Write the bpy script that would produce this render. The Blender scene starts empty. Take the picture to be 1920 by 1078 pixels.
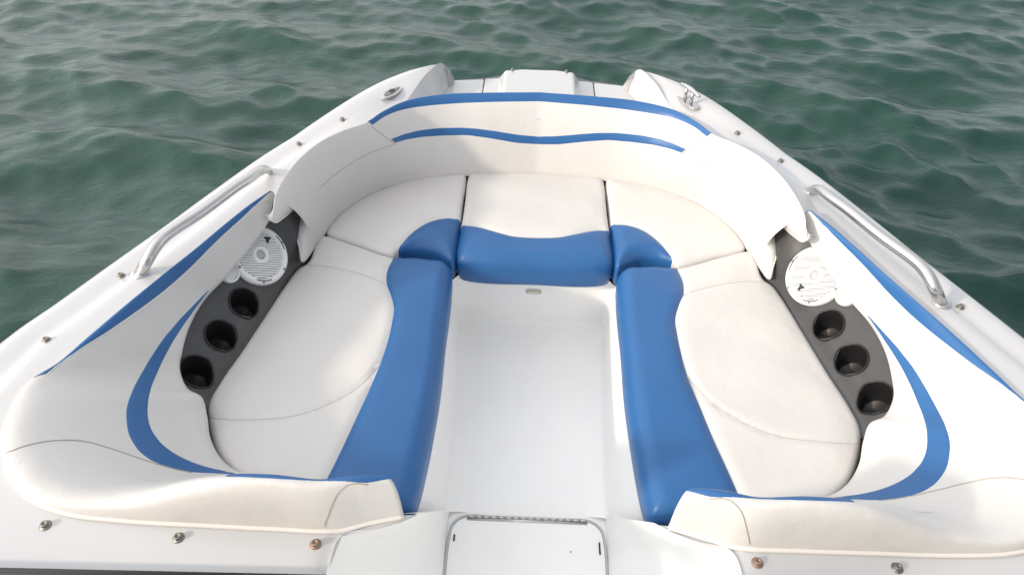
import bpy, bmesh, math, random
import numpy as np
from mathutils import Vector, Matrix
from mathutils.geometry import delaunay_2d_cdt
from mathutils.bvhtree import BVHTree

random.seed(4); np.random.seed(4)
sc = bpy.context.scene
col = sc.collection
R = math.radians

# ------------------------------------------------------------------ camera, sky, sun, exposure
# boat frame in metres: x to starboard, y to the bow, z up from the cockpit sole
cam = bpy.data.objects.new('camera', bpy.data.cameras.new('camera')); col.objects.link(cam)
cam.data.lens = 24.0; cam.data.sensor_width = 36.0
cam.data.clip_start = .05; cam.data.clip_end = 6000
cam.matrix_world = Matrix(((0.99923439, -0.03718257, 0.01216897, -0.045),
                           (0.03357475, 0.65531235, -0.75461147, 0.0),
                           (0.02008391, 0.7544423, 0.65605903, 1.83),
                           (0, 0, 0, 1)))
sc.camera = cam
sc.cycles.max_bounces = 16; sc.cycles.diffuse_bounces = 10
SUN_EL, SUN_AZ = 23.0, 243.0          # azimuth: clockwise from +y (bow); 270 = port beam
OVER_LO, OVER_HI, SIDE = 4.0, 8.0, 0.97
w = bpy.data.worlds.new('World'); sc.world = w; w.use_nodes = True
nt = w.node_tree
sky = nt.nodes.new('ShaderNodeTexSky'); sky.sky_type = 'NISHITA'; sky.sun_disc = False
sky.sun_elevation = R(SUN_EL); sky.sun_rotation = R(SUN_AZ)
sky.air_density = 1.0; sky.dust_density = 1.0; sky.ozone_density = 1.0
hs = nt.nodes.new('ShaderNodeHueSaturation'); hs.inputs['Saturation'].default_value = .40
nt.links.new(sky.outputs[0], hs.inputs['Color'])
# thin high overcast: brightest overhead, added to the clear-sky gradient
tcw = nt.nodes.new('ShaderNodeTexCoord'); sxw = nt.nodes.new('ShaderNodeSeparateXYZ'); mrw = nt.nodes.new('ShaderNodeMapRange')
mrw.inputs['From Min'].default_value = .1; mrw.inputs['From Max'].default_value = 1
mrw.inputs['To Min'].default_value = OVER_LO; mrw.inputs['To Max'].default_value = OVER_HI
mlw = nt.nodes.new('ShaderNodeMix'); mlw.data_type = 'RGBA'; mlw.blend_type = 'ADD'; mlw.inputs[0].default_value = 1
cmw = nt.nodes.new('ShaderNodeVectorMath'); cmw.operation = 'SCALE'; cmw.inputs[0].default_value = (1.0, .985, .96)
nt.links.new(tcw.outputs['Generated'], sxw.inputs[0]); nt.links.new(sxw.outputs[2], mrw.inputs['Value'])
# ... and brighter on the sun's side
dtw = nt.nodes.new('ShaderNodeVectorMath'); dtw.operation = 'DOT_PRODUCT'
dtw.inputs[1].default_value = (math.sin(R(278))*SIDE, math.cos(R(278))*SIDE, 0)
a1w = nt.nodes.new('ShaderNodeMath'); a1w.operation = 'ADD'; a1w.inputs[1].default_value = 1
m1w = nt.nodes.new('ShaderNodeMath'); m1w.operation = 'MULTIPLY'
nt.links.new(tcw.outputs['Generated'], dtw.inputs[0]); nt.links.new(dtw.outputs['Value'], a1w.inputs[0])
nt.links.new(a1w.outputs[0], m1w.inputs[0]); nt.links.new(mrw.outputs[0], m1w.inputs[1])
nt.links.new(m1w.outputs[0], cmw.inputs['Scale']); nt.links.new(hs.outputs[0], mlw.inputs[6]); nt.links.new(cmw.outputs[0], mlw.inputs[7])
nt.links.new(mlw.outputs[2], nt.nodes['Background'].inputs['Color'])
nt.nodes['Background'].inputs['Strength'].default_value = .10
sun = bpy.data.objects.new('sun', bpy.data.lights.new('sun', 'SUN')); col.objects.link(sun)
sun.data.energy = 2.3; sun.data.angle = R(4); sun.data.color = (1, .84, .67)
sd = Vector((math.sin(R(SUN_AZ))*math.cos(R(SUN_EL)), math.cos(R(SUN_AZ))*math.cos(R(SUN_EL)), math.sin(R(SUN_EL))))
sun.rotation_euler = sd.to_track_quat('Z', 'Y').to_euler(); sun.location = sd*30
sc.view_settings.view_transform = 'Standard'; sc.view_settings.look = 'None'
sc.view_settings.exposure = 0.33; sc.view_settings.gamma = 1

# ------------------------------------------------------------------ materials
def mat(name, rgb, rough=.5, metal=0, coat=0, bump=0, bscale=200, var=0, vscale=6, vcol=None, spec=.5, rvar=0):
    m = bpy.data.materials.new(name); m.use_nodes = True
    N = m.node_tree; b = N.nodes['Principled BSDF']; L = N.links.new
    b.inputs['Base Color'].default_value = (*rgb, 1); b.inputs['Roughness'].default_value = rough
    b.inputs['Metallic'].default_value = metal; b.inputs['Coat Weight'].default_value = coat
    b.inputs['Coat Roughness'].default_value = .08; b.inputs['Specular IOR Level'].default_value = spec
    tc = N.nodes.new('ShaderNodeTexCoord')
    if var or rvar:
        n = N.nodes.new('ShaderNodeTexNoise'); n.inputs['Scale'].default_value = vscale
        n.inputs['Detail'].default_value = 6; n.inputs['Roughness'].default_value = .6
        L(tc.outputs['Object'], n.inputs['Vector'])
    if var:
        r = N.nodes.new('ShaderNodeMapRange'); r.inputs['From Min'].default_value = .5; r.inputs['From Max'].default_value = .78
        r.inputs['To Max'].default_value = var
        mx = N.nodes.new('ShaderNodeMix'); mx.data_type = 'RGBA'
        mx.inputs[6].default_value = (*rgb, 1); mx.inputs[7].default_value = (*(vcol or [c*.6 for c in rgb]), 1)
        L(n.outputs['Fac'], r.inputs['Value']); L(r.outputs[0], mx.inputs[0]); L(mx.outputs[2], b.inputs['Base Color'])
    if rvar:
        r2 = N.nodes.new('ShaderNodeMapRange'); r2.inputs['From Min'].default_value = .3; r2.inputs['From Max'].default_value = .7
        r2.inputs['To Min'].default_value = rough-rvar; r2.inputs['To Max'].default_value = rough+rvar
        L(n.outputs['Fac'], r2.inputs['Value']); L(r2.outputs[0], b.inputs['Roughness'])
    if bump:
        n2 = N.nodes.new('ShaderNodeTexNoise'); n2.inputs['Scale'].default_value = bscale; n2.inputs['Detail'].default_value = 3
        n3 = N.nodes.new('ShaderNodeTexNoise'); n3.inputs['Scale'].default_value = 17; n3.inputs['Detail'].default_value = 3
        ad = N.nodes.new('ShaderNodeMath'); ad.operation = 'MULTIPLY_ADD'; ad.inputs[1].default_value = 4
        bp = N.nodes.new('ShaderNodeBump'); bp.inputs['Strength'].default_value = bump; bp.inputs['Distance'].default_value = .002
        L(tc.outputs['Object'], n2.inputs['Vector']); L(tc.outputs['Object'], n3.inputs['Vector'])
        L(n3.outputs['Fac'], ad.inputs[0]); L(n2.outputs['Fac'], ad.inputs[2])
        L(ad.outputs[0], bp.inputs['Height']); L(bp.outputs[0], b.inputs['Normal'])
    return m
VINYL = mat('white_vinyl', (.65, .632, .612), .42, bump=.3, bscale=420, var=.12, vscale=3, vcol=(.48, .44, .39), rvar=.06)
BLUE = mat('blue_vinyl', (.020, .115, .315), .40, bump=.22, bscale=420, var=.18, vscale=7, vcol=(.035, .10, .23), rvar=.06)
PIPE = mat('piping_vinyl', (.76, .73, .69), .5)
SEAM = mat('seam_thread', (.42, .38, .33), .8)
GEL = mat('white_gelcoat', (.56, .565, .575), .22, coat=.3, var=.07, vscale=4, vcol=(.49, .475, .45), rvar=.06)
LINER = mat('liner_gelcoat', (.90, .897, .885), .38, coat=.1, bump=.08, bscale=600, var=.12, vscale=7, vcol=(.68, .65, .60), rvar=.08)
STEEL = mat('stainless_steel', (.62, .61, .60), .27, metal=1, rvar=.04, vscale=5)
DULL = mat('dull_steel', (.28, .265, .245), .5, metal=1, var=.5, vscale=60, vcol=(.25, .22, .19))
RUST = mat('rusty_steel', (.33, .24, .19), .55, metal=.6, var=.7, vscale=90, vcol=(.16, .07, .04))
DARK = mat('charcoal_plastic', (.060, .060, .062), .36, bump=.06, bscale=500, var=.25, vscale=12, vcol=(.10, .095, .09), rvar=.08)
BLACK = mat('black_rubber', (.013, .013, .014), .45)
WPLAS = mat('white_plastic', (.85, .85, .84), .38)
GREY = mat('grey_plastic', (.45, .46, .47), .45)
SLOT = mat('speaker_backing', (.06, .06, .065), .7)
def specks(m, scale, rad, rgb):
    N = m.node_tree; b = N.nodes['Principled BSDF']; L = N.links.new
    v = N.nodes.new('ShaderNodeTexVoronoi'); v.inputs['Scale'].default_value = scale; tc = N.nodes.new('ShaderNodeTexCoord')
    c = N.nodes.new('ShaderNodeMath'); c.operation = 'LESS_THAN'; c.inputs[1].default_value = rad
    mx = N.nodes.new('ShaderNodeMix'); mx.data_type = 'RGBA'; mx.inputs[7].default_value = (*rgb, 1)
    old = b.inputs['Base Color'].links[0].from_socket
    L(tc.outputs['Object'], v.inputs['Vector']); L(v.outputs['Distance'], c.inputs[0]); L(c.outputs[0], mx.inputs[0])
    L(old, mx.inputs[6]); L(mx.outputs[2], b.inputs['Base Color'])
specks(LINER, 6.0, .018, (.30, .27, .24)); specks(GEL, 7.0, .012, (.35, .32, .28))
ALU = mat('aluminium_trim', (.55, .55, .54), .35, metal=1)
CREAM = mat('rub_rail_vinyl', (.72, .66, .54), .4)
LENS = mat('cream_lens', (.66, .60, .46), .2)
GLASS = bpy.data.materials.new('tinted_glass'); GLASS.use_nodes = True
g = GLASS.node_tree; g.nodes.remove(g.nodes['Principled BSDF'])
g1 = g.nodes.new('ShaderNodeBsdfTransparent'); g1.inputs[0].default_value = (.86, .89, .89, 1)   # two faces: ~75 % passes
g2 = g.nodes.new('ShaderNodeBsdfGlossy'); g2.inputs['Roughness'].default_value = .02
g3 = g.nodes.new('ShaderNodeFresnel'); g3.inputs[0].default_value = 1.35
g4 = g.nodes.new('ShaderNodeMixShader')
g.links.new(g3.outputs[0], g4.inputs[0]); g.links.new(g1.outputs[0], g4.inputs[1]); g.links.new(g2.outputs[0], g4.inputs[2])
g.links.new(g4.outputs[0], g.nodes['Material Output'].inputs['Surface'])

# ------------------------------------------------------------------ traced measures (metres)
D = {
  'gun': [(-1.268,1.095,0.655), (-1.215,1.231,0.655), (-1.155,1.386,0.655), (-1.086,1.56,0.655), (-1.008,1.77,0.655), (-0.908,2.014,0.655), (-0.789,2.229,0.668), (-0.636,2.451,0.69), (-0.528,2.552,0.7), (-0.449,2.6,0.705), (-0.382,2.633,0.705)],
  'bol_o': [(-0.805,1.688,0.672), (-0.841,1.638,0.672), (-0.884,1.537,0.672), (-0.927,1.417,0.672), (-0.968,1.31,0.672), (-1.011,1.196,0.672), (-1.048,1.088,0.672), (-1.076,1.003,0.672), (-1.107,0.941,0.675), (-1.096,0.855,0.675), (-1.068,0.79,0.675), (-1.022,0.73,0.675), (-0.958,0.682,0.675), (-0.872,0.653,0.675), (-0.767,0.643,0.675), (-0.589,0.64,0.675), (-0.472,0.639,0.675), (-0.374,0.64,0.675), (-0.31,0.659,0.675), (-0.247,0.677,0.675)],
  'bol_i': [(-0.795,1.685,0.664), (-0.798,1.647,0.638), (-0.835,1.58,0.6), (-0.875,1.472,0.575), (-0.911,1.393,0.56), (-0.919,1.281,0.55), (-0.915,1.202,0.53), (-0.909,1.156,0.51), (-0.875,1.107,0.49), (-0.836,1.09,0.48), (-0.815,1.054,0.46), (-0.785,0.99,0.45), (-0.742,0.938,0.44), (-0.691,0.91,0.43), (-0.625,0.901,0.43), (-0.56,0.82,0.43), (-0.48,0.79,0.47), (-0.41,0.765,0.53), (-0.37,0.755,0.58), (-0.335,0.745,0.6)],
  'bol_h': [0.03, 0.03, 0.03, 0.03, 0.03, 0.03, 0.03, 0.03, 0.035, 0.045, 0.05, 0.05, 0.05, 0.05, 0.07, 0.148, 0.158, 0.142, 0.128, 0.112],
  'bk_t': [(-0.779,1.658,0.688), (-0.782,1.766,0.688), (-0.766,1.887,0.688), (-0.725,2,0.688), (-0.671,2.074,0.688), (-0.605,2.136,0.688), (-0.56,2.227,0.688), (-0.49,2.317,0.688), (-0.361,2.38,0.688), (-0.211,2.405,0.688), (0,2.425,0.688)],
  'bk_b': [(-0.739,1.801,0.43), (-0.727,1.862,0.43), (-0.705,1.965,0.43), (-0.659,2.062,0.43), (-0.596,2.145,0.43), (-0.516,2.205,0.43), (-0.44,2.241,0.43), (-0.361,2.265,0.43), (-0.259,2.284,0.43), (-0.146,2.295,0.43), (0,2.309,0.43)],
  'bk_e': [(-0.777,1.608,0.676), (-0.772,1.596,0.668), (-0.765,1.608,0.652), (-0.768,1.678,0.62), (-0.762,1.819,0.565), (-0.769,1.75,0.5), (-0.747,1.688,0.445)],
  'side': [(-0.729,1.866,0.42), (-0.62,1.825,0.42), (-0.474,1.763,0.42), (-0.452,1.77,0.42), (-0.405,1.776,0.42), (-0.351,1.771,0.42), (-0.303,1.764,0.4), (-0.275,1.729,0.38), (-0.266,1.653,0.37), (-0.262,1.54,0.37), (-0.261,1.424,0.37), (-0.255,1.228,0.37), (-0.257,1.109,0.37), (-0.262,0.986,0.37), (-0.27,0.896,0.37), (-0.279,0.863,0.37), (-0.299,0.853,0.37), (-0.323,0.847,0.4), (-0.376,0.846,0.42), (-0.488,0.85,0.42), (-0.59,0.864,0.42), (-0.682,0.895,0.42), (-0.76,0.955,0.42), (-0.802,1.012,0.42), (-0.839,1.085,0.42), (-0.852,1.132,0.42), (-0.848,1.198,0.42), (-0.828,1.313,0.42), (-0.804,1.48,0.42), (-0.782,1.63,0.42), (-0.767,1.688,0.42), (-0.746,1.719,0.42), (-0.744,1.814,0.42), (-0.74,1.851,0.42)],
  'side_blue': [(-0.462,1.797,0.43), (-0.471,1.731,0.43), (-0.475,1.682,0.43), (-0.468,1.624,0.43), (-0.445,1.567,0.43), (-0.424,1.502,0.43), (-0.42,1.444,0.43), (-0.419,1.378,0.43), (-0.423,1.298,0.43), (-0.439,1.177,0.43), (-0.463,1.029,0.43), (-0.486,0.912,0.43), (-0.505,0.827,0.43)],
  'side_seam_a': [(-0.845,1.077,0.43), (-0.772,1.07,0.43), (-0.704,1.072,0.43), (-0.638,1.078,0.43), (-0.587,1.093,0.43), (-0.527,1.129,0.43), (-0.469,1.187,0.43), (-0.435,1.253,0.43), (-0.426,1.273,0.43)],
  'side_seam_b': [(-0.774,1.702,0.43), (-0.695,1.696,0.43), (-0.622,1.678,0.43), (-0.548,1.653,0.43), (-0.467,1.616,0.43)],
  'corner': [(-0.276,2.291,0.42), (-0.342,2.283,0.42), (-0.423,2.262,0.42), (-0.528,2.209,0.42), (-0.623,2.126,0.42), (-0.696,2.006,0.42), (-0.724,1.898,0.42), (-0.719,1.876,0.42), (-0.621,1.831,0.42), (-0.476,1.775,0.42), (-0.459,1.804,0.4), (-0.414,1.823,0.385), (-0.359,1.821,0.38), (-0.301,1.784,0.38), (-0.276,1.768,0.38), (-0.265,1.792,0.38), (-0.263,1.831,0.4), (-0.266,1.951,0.42), (-0.27,2.12,0.42), (-0.27,2.26,0.42)],
  'corner_blue': [(-0.254,1.99,0.43), (-0.273,1.989,0.43), (-0.311,1.99,0.43), (-0.356,1.97,0.43), (-0.398,1.929,0.43), (-0.44,1.861,0.43), (-0.461,1.803,0.43), (-0.469,1.74,0.43)],
  'centre': [(-0.001,2.321,0.42), (-0.136,2.316,0.42), (-0.24,2.305,0.42), (-0.26,2.292,0.42), (-0.265,2.249,0.42), (-0.262,2.12,0.42), (-0.262,1.984,0.42), (-0.267,1.915,0.4), (-0.269,1.85,0.38), (-0.267,1.804,0.37), (-0.255,1.773,0.365), (-0.227,1.761,0.36), (-0.146,1.752,0.36), (-0.003,1.755,0.36)],
  'centre_blue': [(-0.299,1.964,0.43), (-0.266,1.953,0.43), (-0.232,1.952,0.43), (-0.194,1.939,0.43), (-0.136,1.911,0.43), (-0.08,1.892,0.43), (-0.002,1.888,0.43)],
  'floor': [(-0.223,0.892,0), (-0.228,0.998,0), (-0.233,1.082,0), (-0.237,1.191,0), (-0.245,1.394,0), (-0.254,1.578,0), (-0.265,1.759,0), (-0.27,1.873,0), (-0.255,1.912,0), (-0.225,1.911,0), (-0.133,1.892,0), (0.01,1.891,0)],
  'risertop': [(-0.332,0.89,0.31), (-0.302,0.909,0.31), (-0.281,0.978,0.31), (-0.271,1.085,0.31), (-0.269,1.249,0.31), (-0.276,1.482,0.31), (-0.284,1.68,0.31), (-0.286,1.804,0.31), (-0.244,1.832,0.31), (-0.132,1.827,0.31), (-0.002,1.826,0.31)],
  'walktop': [(-0.221,0.685,0.664), (-0.253,0.667,0.664), (-0.295,0.651,0.664), (-0.355,0.635,0.664), (-0.366,0.559,0.664)],
  'walkbot': [(-0.232,0.891,0), (-0.235,0.965,0), (-0.236,1.014,0), (-0.236,1.056,0), (-0.235,1.091,0)],
  'hatch': [(-0.224,0.891,0), (-0.225,0.95,0), (-0.222,1.015,0), (-0.215,1.045,0), (-0.186,1.069,0), (-0.091,1.072,0), (0,1.071,0)],
  'light': [(0,1.85,0.235)],
  'pan_o': [(-0.755,1.883,0.56), (-0.778,1.769,0.6), (-0.829,1.716,0.6), (-0.868,1.65,0.59), (-0.898,1.562,0.575), (-0.927,1.456,0.56), (-0.942,1.348,0.545), (-0.944,1.25,0.53), (-0.935,1.155,0.51), (-0.904,1.097,0.48), (-0.842,1.073,0.45)],
  'pan_i': [(-0.743,1.842,0.41), (-0.75,1.726,0.41), (-0.768,1.683,0.41), (-0.783,1.616,0.41), (-0.802,1.467,0.41), (-0.827,1.302,0.41), (-0.848,1.192,0.41), (-0.848,1.128,0.41), (-0.842,1.098,0.41)],
  'rail': [(-0.853,1.85,0.672), (-0.845,1.811,0.7), (-0.846,1.764,0.725), (-0.854,1.711,0.735), (-0.878,1.646,0.74), (-0.925,1.525,0.74), (-0.979,1.407,0.74), (-0.988,1.36,0.737), (-1.003,1.331,0.715), (-1.038,1.334,0.67)],
  'snap_deck': [(-0.896,0.628,0.672), (-0.646,0.615,0.672), (-0.397,0.614,0.672)],
  'snap_gun': [(-1.145,1.085,0.672), (-1.088,1.331,0.672), (-0.811,2.034,0.672), (-0.698,2.195,0.672)],
  'cleat_closed': [(-0.551,2.388,0.7)],
  'ridge': [(-0.379,2.609,0.715), (-0.494,2.364,0.69)],
  'horn': [(-0.379,2.609,0.715), (-0.355,2.613,0.69), (-0.347,2.68,0.62), (-0.385,2.532,0.625), (-0.496,2.37,0.685)],
  'lid': [(-0.347,2.68,0.62), (-0.224,2.7,0.625), (-0.163,2.714,0.63), (-0.006,2.737,0.63)],
  'raised': [(-0.163,2.708,0.635), (-0.136,2.678,0.665), (-0.007,2.685,0.67)],
  'shield': [(-0.969,0.537,0.69), (-0.913,0.536,0.69), (-0.641,0.541,0.69), (-0.368,0.546,0.69)],
  'bo_band_in': [(-0.8,1.679,0.681), (-0.805,1.67,0.684), (-0.81,1.663,0.686), (-0.816,1.655,0.687), (-0.822,1.644,0.687), (-0.829,1.632,0.686), (-0.835,1.62,0.684), (-0.84,1.608,0.681), (-0.845,1.597,0.677), (-0.85,1.585,0.674), (-0.857,1.571,0.673), (-0.864,1.556,0.672), (-0.87,1.541,0.671), (-0.877,1.522,0.67), (-0.884,1.502,0.669), (-0.891,1.483,0.667), (-0.898,1.463,0.665), (-0.905,1.443,0.662), (-0.912,1.423,0.659), (-0.922,1.4,0.654), (-0.932,1.376,0.65), (-0.941,1.351,0.648), (-0.949,1.325,0.648), (-0.956,1.299,0.65), (-0.964,1.272,0.652), (-0.973,1.244,0.656), (-0.982,1.216,0.659), (-0.991,1.189,0.662), (-1,1.163,0.665), (-1.009,1.139,0.668), (-1.018,1.116,0.671), (-1.028,1.094,0.674), (-1.038,1.073,0.676), (-1.047,1.053,0.678), (-1.053,1.037,0.679), (-1.06,1.023,0.68), (-1.065,1.009,0.68), (-1.07,0.998,0.681), (-1.073,0.987,0.681), (-1.077,0.976,0.681)],
  'bo_str_out': [(-0.911,1.395,0.564), (-0.918,1.363,0.566), (-0.923,1.33,0.57), (-0.928,1.297,0.574), (-0.934,1.264,0.577), (-0.939,1.232,0.578), (-0.944,1.201,0.579), (-0.949,1.167,0.577), (-0.954,1.134,0.572), (-0.956,1.099,0.57), (-0.954,1.063,0.572), (-0.945,1.02,0.582), (-0.935,0.984,0.589), (-0.93,0.963,0.589), (-0.923,0.944,0.588), (-0.914,0.926,0.587), (-0.906,0.91,0.585), (-0.896,0.894,0.583), (-0.885,0.881,0.581), (-0.872,0.868,0.578), (-0.859,0.857,0.575), (-0.845,0.849,0.57), (-0.83,0.842,0.565), (-0.814,0.839,0.558), (-0.8,0.837,0.551), (-0.787,0.837,0.544), (-0.775,0.839,0.536), (-0.763,0.843,0.527), (-0.743,0.854,0.508), (-0.722,0.87,0.483), (-0.697,0.881,0.466)],
  'bo_str_in': [(-0.911,1.392,0.562), (-0.916,1.367,0.56), (-0.919,1.34,0.56), (-0.92,1.311,0.561), (-0.924,1.275,0.561), (-0.927,1.238,0.56), (-0.931,1.204,0.557), (-0.934,1.171,0.552), (-0.936,1.139,0.546), (-0.934,1.106,0.544), (-0.93,1.078,0.546), (-0.921,1.047,0.553), (-0.91,1.017,0.56), (-0.903,0.994,0.558), (-0.895,0.973,0.555), (-0.885,0.954,0.552), (-0.876,0.941,0.549), (-0.866,0.929,0.545), (-0.856,0.92,0.54), (-0.842,0.909,0.534), (-0.826,0.901,0.526), (-0.81,0.895,0.517), (-0.793,0.891,0.507), (-0.774,0.889,0.496), (-0.756,0.889,0.484), (-0.736,0.89,0.472), (-0.714,0.892,0.461), (-0.689,0.888,0.458)],
  'bo_seam': [(-1.041,0.763,0.688), (-1.027,0.766,0.693), (-1.018,0.774,0.692), (-1.009,0.782,0.689), (-0.999,0.791,0.685), (-0.989,0.8,0.678), (-0.978,0.809,0.671), (-0.967,0.816,0.663), (-0.956,0.824,0.654), (-0.945,0.829,0.645), (-0.932,0.833,0.636), (-0.918,0.835,0.626), (-0.903,0.836,0.616), (-0.883,0.837,0.602), (-0.86,0.837,0.588), (-0.838,0.837,0.574), (-0.818,0.837,0.562), (-0.799,0.838,0.55), (-0.781,0.839,0.539), (-0.771,0.841,0.532), (-0.762,0.843,0.527), (-0.753,0.844,0.521)],
  'bo_sliver': [(-0.553,0.677,0.774), (-0.543,0.674,0.777), (-0.533,0.671,0.78), (-0.525,0.67,0.781), (-0.518,0.669,0.782), (-0.512,0.668,0.783), (-0.504,0.667,0.784), (-0.487,0.666,0.785), (-0.467,0.666,0.786), (-0.447,0.666,0.786), (-0.432,0.667,0.784), (-0.417,0.669,0.783), (-0.403,0.67,0.781), (-0.39,0.671,0.78), (-0.377,0.67,0.78), (-0.365,0.67,0.781), (-0.354,0.67,0.781), (-0.343,0.671,0.78), (-0.333,0.672,0.778), (-0.325,0.672,0.776), (-0.317,0.673,0.773), (-0.31,0.673,0.77), (-0.307,0.673,0.768), (-0.304,0.672,0.765), (-0.302,0.672,0.763), (-0.299,0.673,0.764), (-0.297,0.675,0.766), (-0.294,0.677,0.767), (-0.29,0.679,0.768), (-0.285,0.682,0.769), (-0.279,0.684,0.769), (-0.275,0.686,0.768), (-0.271,0.687,0.767), (-0.266,0.688,0.767)],
  'bo_end': [(-0.384,0.639,0.685), (-0.379,0.641,0.702), (-0.373,0.642,0.718), (-0.368,0.645,0.732), (-0.363,0.648,0.745), (-0.358,0.652,0.757), (-0.353,0.656,0.765), (-0.348,0.66,0.77), (-0.342,0.664,0.774), (-0.337,0.667,0.776), (-0.331,0.67,0.776), (-0.325,0.671,0.776), (-0.319,0.673,0.775), (-0.314,0.674,0.773), (-0.308,0.674,0.771), (-0.302,0.675,0.769)],
  'bk_band_lo': [(-0.583,2.144,0.684), (-0.571,2.165,0.687), (-0.559,2.189,0.688), (-0.547,2.211,0.688), (-0.536,2.228,0.687), (-0.524,2.242,0.686), (-0.512,2.258,0.684), (-0.494,2.276,0.682), (-0.474,2.292,0.679), (-0.451,2.307,0.677), (-0.423,2.321,0.675), (-0.392,2.334,0.673), (-0.358,2.345,0.672), (-0.312,2.357,0.671), (-0.262,2.365,0.672), (-0.209,2.372,0.673), (-0.144,2.379,0.674), (-0.075,2.386,0.674), (-0.006,2.393,0.675)],
  'bk_str_hi': [(-0.529,2.182,0.616), (-0.514,2.2,0.614), (-0.5,2.216,0.613), (-0.485,2.232,0.612), (-0.468,2.247,0.61), (-0.451,2.261,0.609), (-0.432,2.273,0.607), (-0.409,2.286,0.605), (-0.383,2.296,0.604), (-0.357,2.305,0.602), (-0.325,2.313,0.6), (-0.292,2.32,0.598), (-0.259,2.324,0.595), (-0.225,2.327,0.592), (-0.191,2.329,0.587), (-0.159,2.33,0.583), (-0.131,2.332,0.578), (-0.104,2.333,0.574), (-0.078,2.334,0.57), (-0.052,2.335,0.567), (-0.026,2.336,0.565), (-0.001,2.338,0.562)],
  'bk_str_lo': [(-0.515,2.191,0.596), (-0.5,2.208,0.593), (-0.484,2.223,0.591), (-0.468,2.237,0.588), (-0.451,2.25,0.585), (-0.433,2.261,0.583), (-0.414,2.272,0.58), (-0.39,2.282,0.577), (-0.364,2.291,0.575), (-0.337,2.299,0.573), (-0.312,2.305,0.571), (-0.286,2.31,0.57), (-0.259,2.314,0.568), (-0.226,2.316,0.563), (-0.191,2.318,0.558), (-0.158,2.32,0.552), (-0.13,2.321,0.547), (-0.103,2.322,0.542), (-0.077,2.323,0.538), (-0.053,2.325,0.536), (-0.03,2.327,0.534), (-0.008,2.328,0.533)],
  'bk_seam_a': [(-0.583,2.143,0.683), (-0.575,2.147,0.674), (-0.568,2.151,0.664), (-0.56,2.156,0.654), (-0.55,2.163,0.639), (-0.539,2.171,0.623), (-0.529,2.179,0.609), (-0.524,2.183,0.603), (-0.519,2.186,0.598), (-0.515,2.19,0.593)],
  'bk_seam_b': [(-0.515,2.19,0.593), (-0.537,2.165,0.596), (-0.561,2.143,0.598), (-0.583,2.124,0.597), (-0.603,2.108,0.594), (-0.622,2.09,0.591), (-0.639,2.07,0.588), (-0.657,2.046,0.585), (-0.673,2.02,0.583), (-0.688,1.991,0.582), (-0.7,1.963,0.582), (-0.71,1.933,0.582), (-0.72,1.9,0.584)],
  'cups': [(-0.852,1.45,0.467,0.758,-0.165,0.631), (-0.874,1.319,0.464,0.732,-0.116,0.671), (-0.892,1.187,0.463,0.755,-0.068,0.653)],
  'spk': [(-0.849,1.605,0.523,0.829,-0.27,0.49)],
  'twt': [(-0.897,1.5,0.54,0.769,-0.27,0.58)],
}

for k in D: D[k] = np.array(D[k], float)

# ------------------------------------------------------------------ geometry helpers
def cr(P, n=None, m=10):
    """Catmull-Rom through P; n = resample to n points evenly by length, else m per span"""
    P = np.asarray(P, float)
    Q = np.vstack([2*P[0]-P[1], P, 2*P[-1]-P[-2]])
    out = []
    for i in range(1, len(Q)-2):
        p0, p1, p2, p3 = Q[i-1], Q[i], Q[i+1], Q[i+2]
        d0, d1, d2 = [max(1e-4, np.linalg.norm(b-a))**.5 for a, b in ((p0, p1), (p1, p2), (p2, p3))]
        m1 = d1*((p1-p0)/d0-(p2-p0)/(d0+d1)+(p2-p1)/d1)
        m2 = d1*((p2-p1)/d1-(p3-p1)/(d1+d2)+(p3-p2)/d2)
        t = np.linspace(0, 1, m, endpoint=False)[:, None]
        out.append((2*t**3-3*t**2+1)*p1+(t**3-2*t**2+t)*m1+(-2*t**3+3*t**2)*p2+(t**3-t**2)*m2)
    out = np.vstack(out+[P[-1:]])
    return resample(out, n) if n else out

def resample(P, n):
    P = np.asarray(P, float)
    s = np.r_[0, np.cumsum(np.linalg.norm(np.diff(P, axis=0), axis=1))]
    t = np.linspace(0, s[-1], n)
    return np.stack([np.interp(t, s, P[:, k]) for k in range(P.shape[1])], 1)

def fine(G, mu, mv):
    """control grid G[station][row] -> smooth fine grid"""
    G = np.asarray(G, float)
    A = np.stack([cr(G[:, j], m=mu) for j in range(G.shape[1])], 1)
    return np.stack([cr(A[i], m=mv) for i in range(A.shape[0])], 0)

def bolster_grid(O, I, h):
    rows = [0, .03, .08, .15, .25, .4, .55, .7, .85, 1]
    O = np.array(O); I = np.array(I); h = list(h)
    ax = (O[0]+I[0]-O[1]-I[1])/2; ax /= np.linalg.norm(ax)
    c, hf = (O[0]+I[0])/2, (I[0]-O[0])/2                       # rounded forward tip
    st = [(c-hf*math.cos(a)+ax*.02*math.sin(a), c+hf*math.cos(a)+ax*.02*math.sin(a), h[0]*math.cos(a), math.cos(a)) for a in (1.50, 1.05, .52)]
    st += [(o, i, hh, 1) for o, i, hh in zip(O, I, h)]
    G = []
    for o, i, hh, q in st:
        r = [o+(0, 0, -.02*q)]
        for t in rows:
            r.append(o+(i-o)*t+np.array([0, 0, hh*math.sin(math.pi*t**.55)]))
        d = (o-i)/max(1e-6, np.linalg.norm((o-i)[:2]))
        r.append(i+d*np.array([.012, .012, 0])*q+(0, 0, -.016*q))
        r.append(i+d*np.array([.05, .05, 0])*q+(0, 0, -.02*q))
        G.append(r)
    return fine(G, 8, 4)

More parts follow.
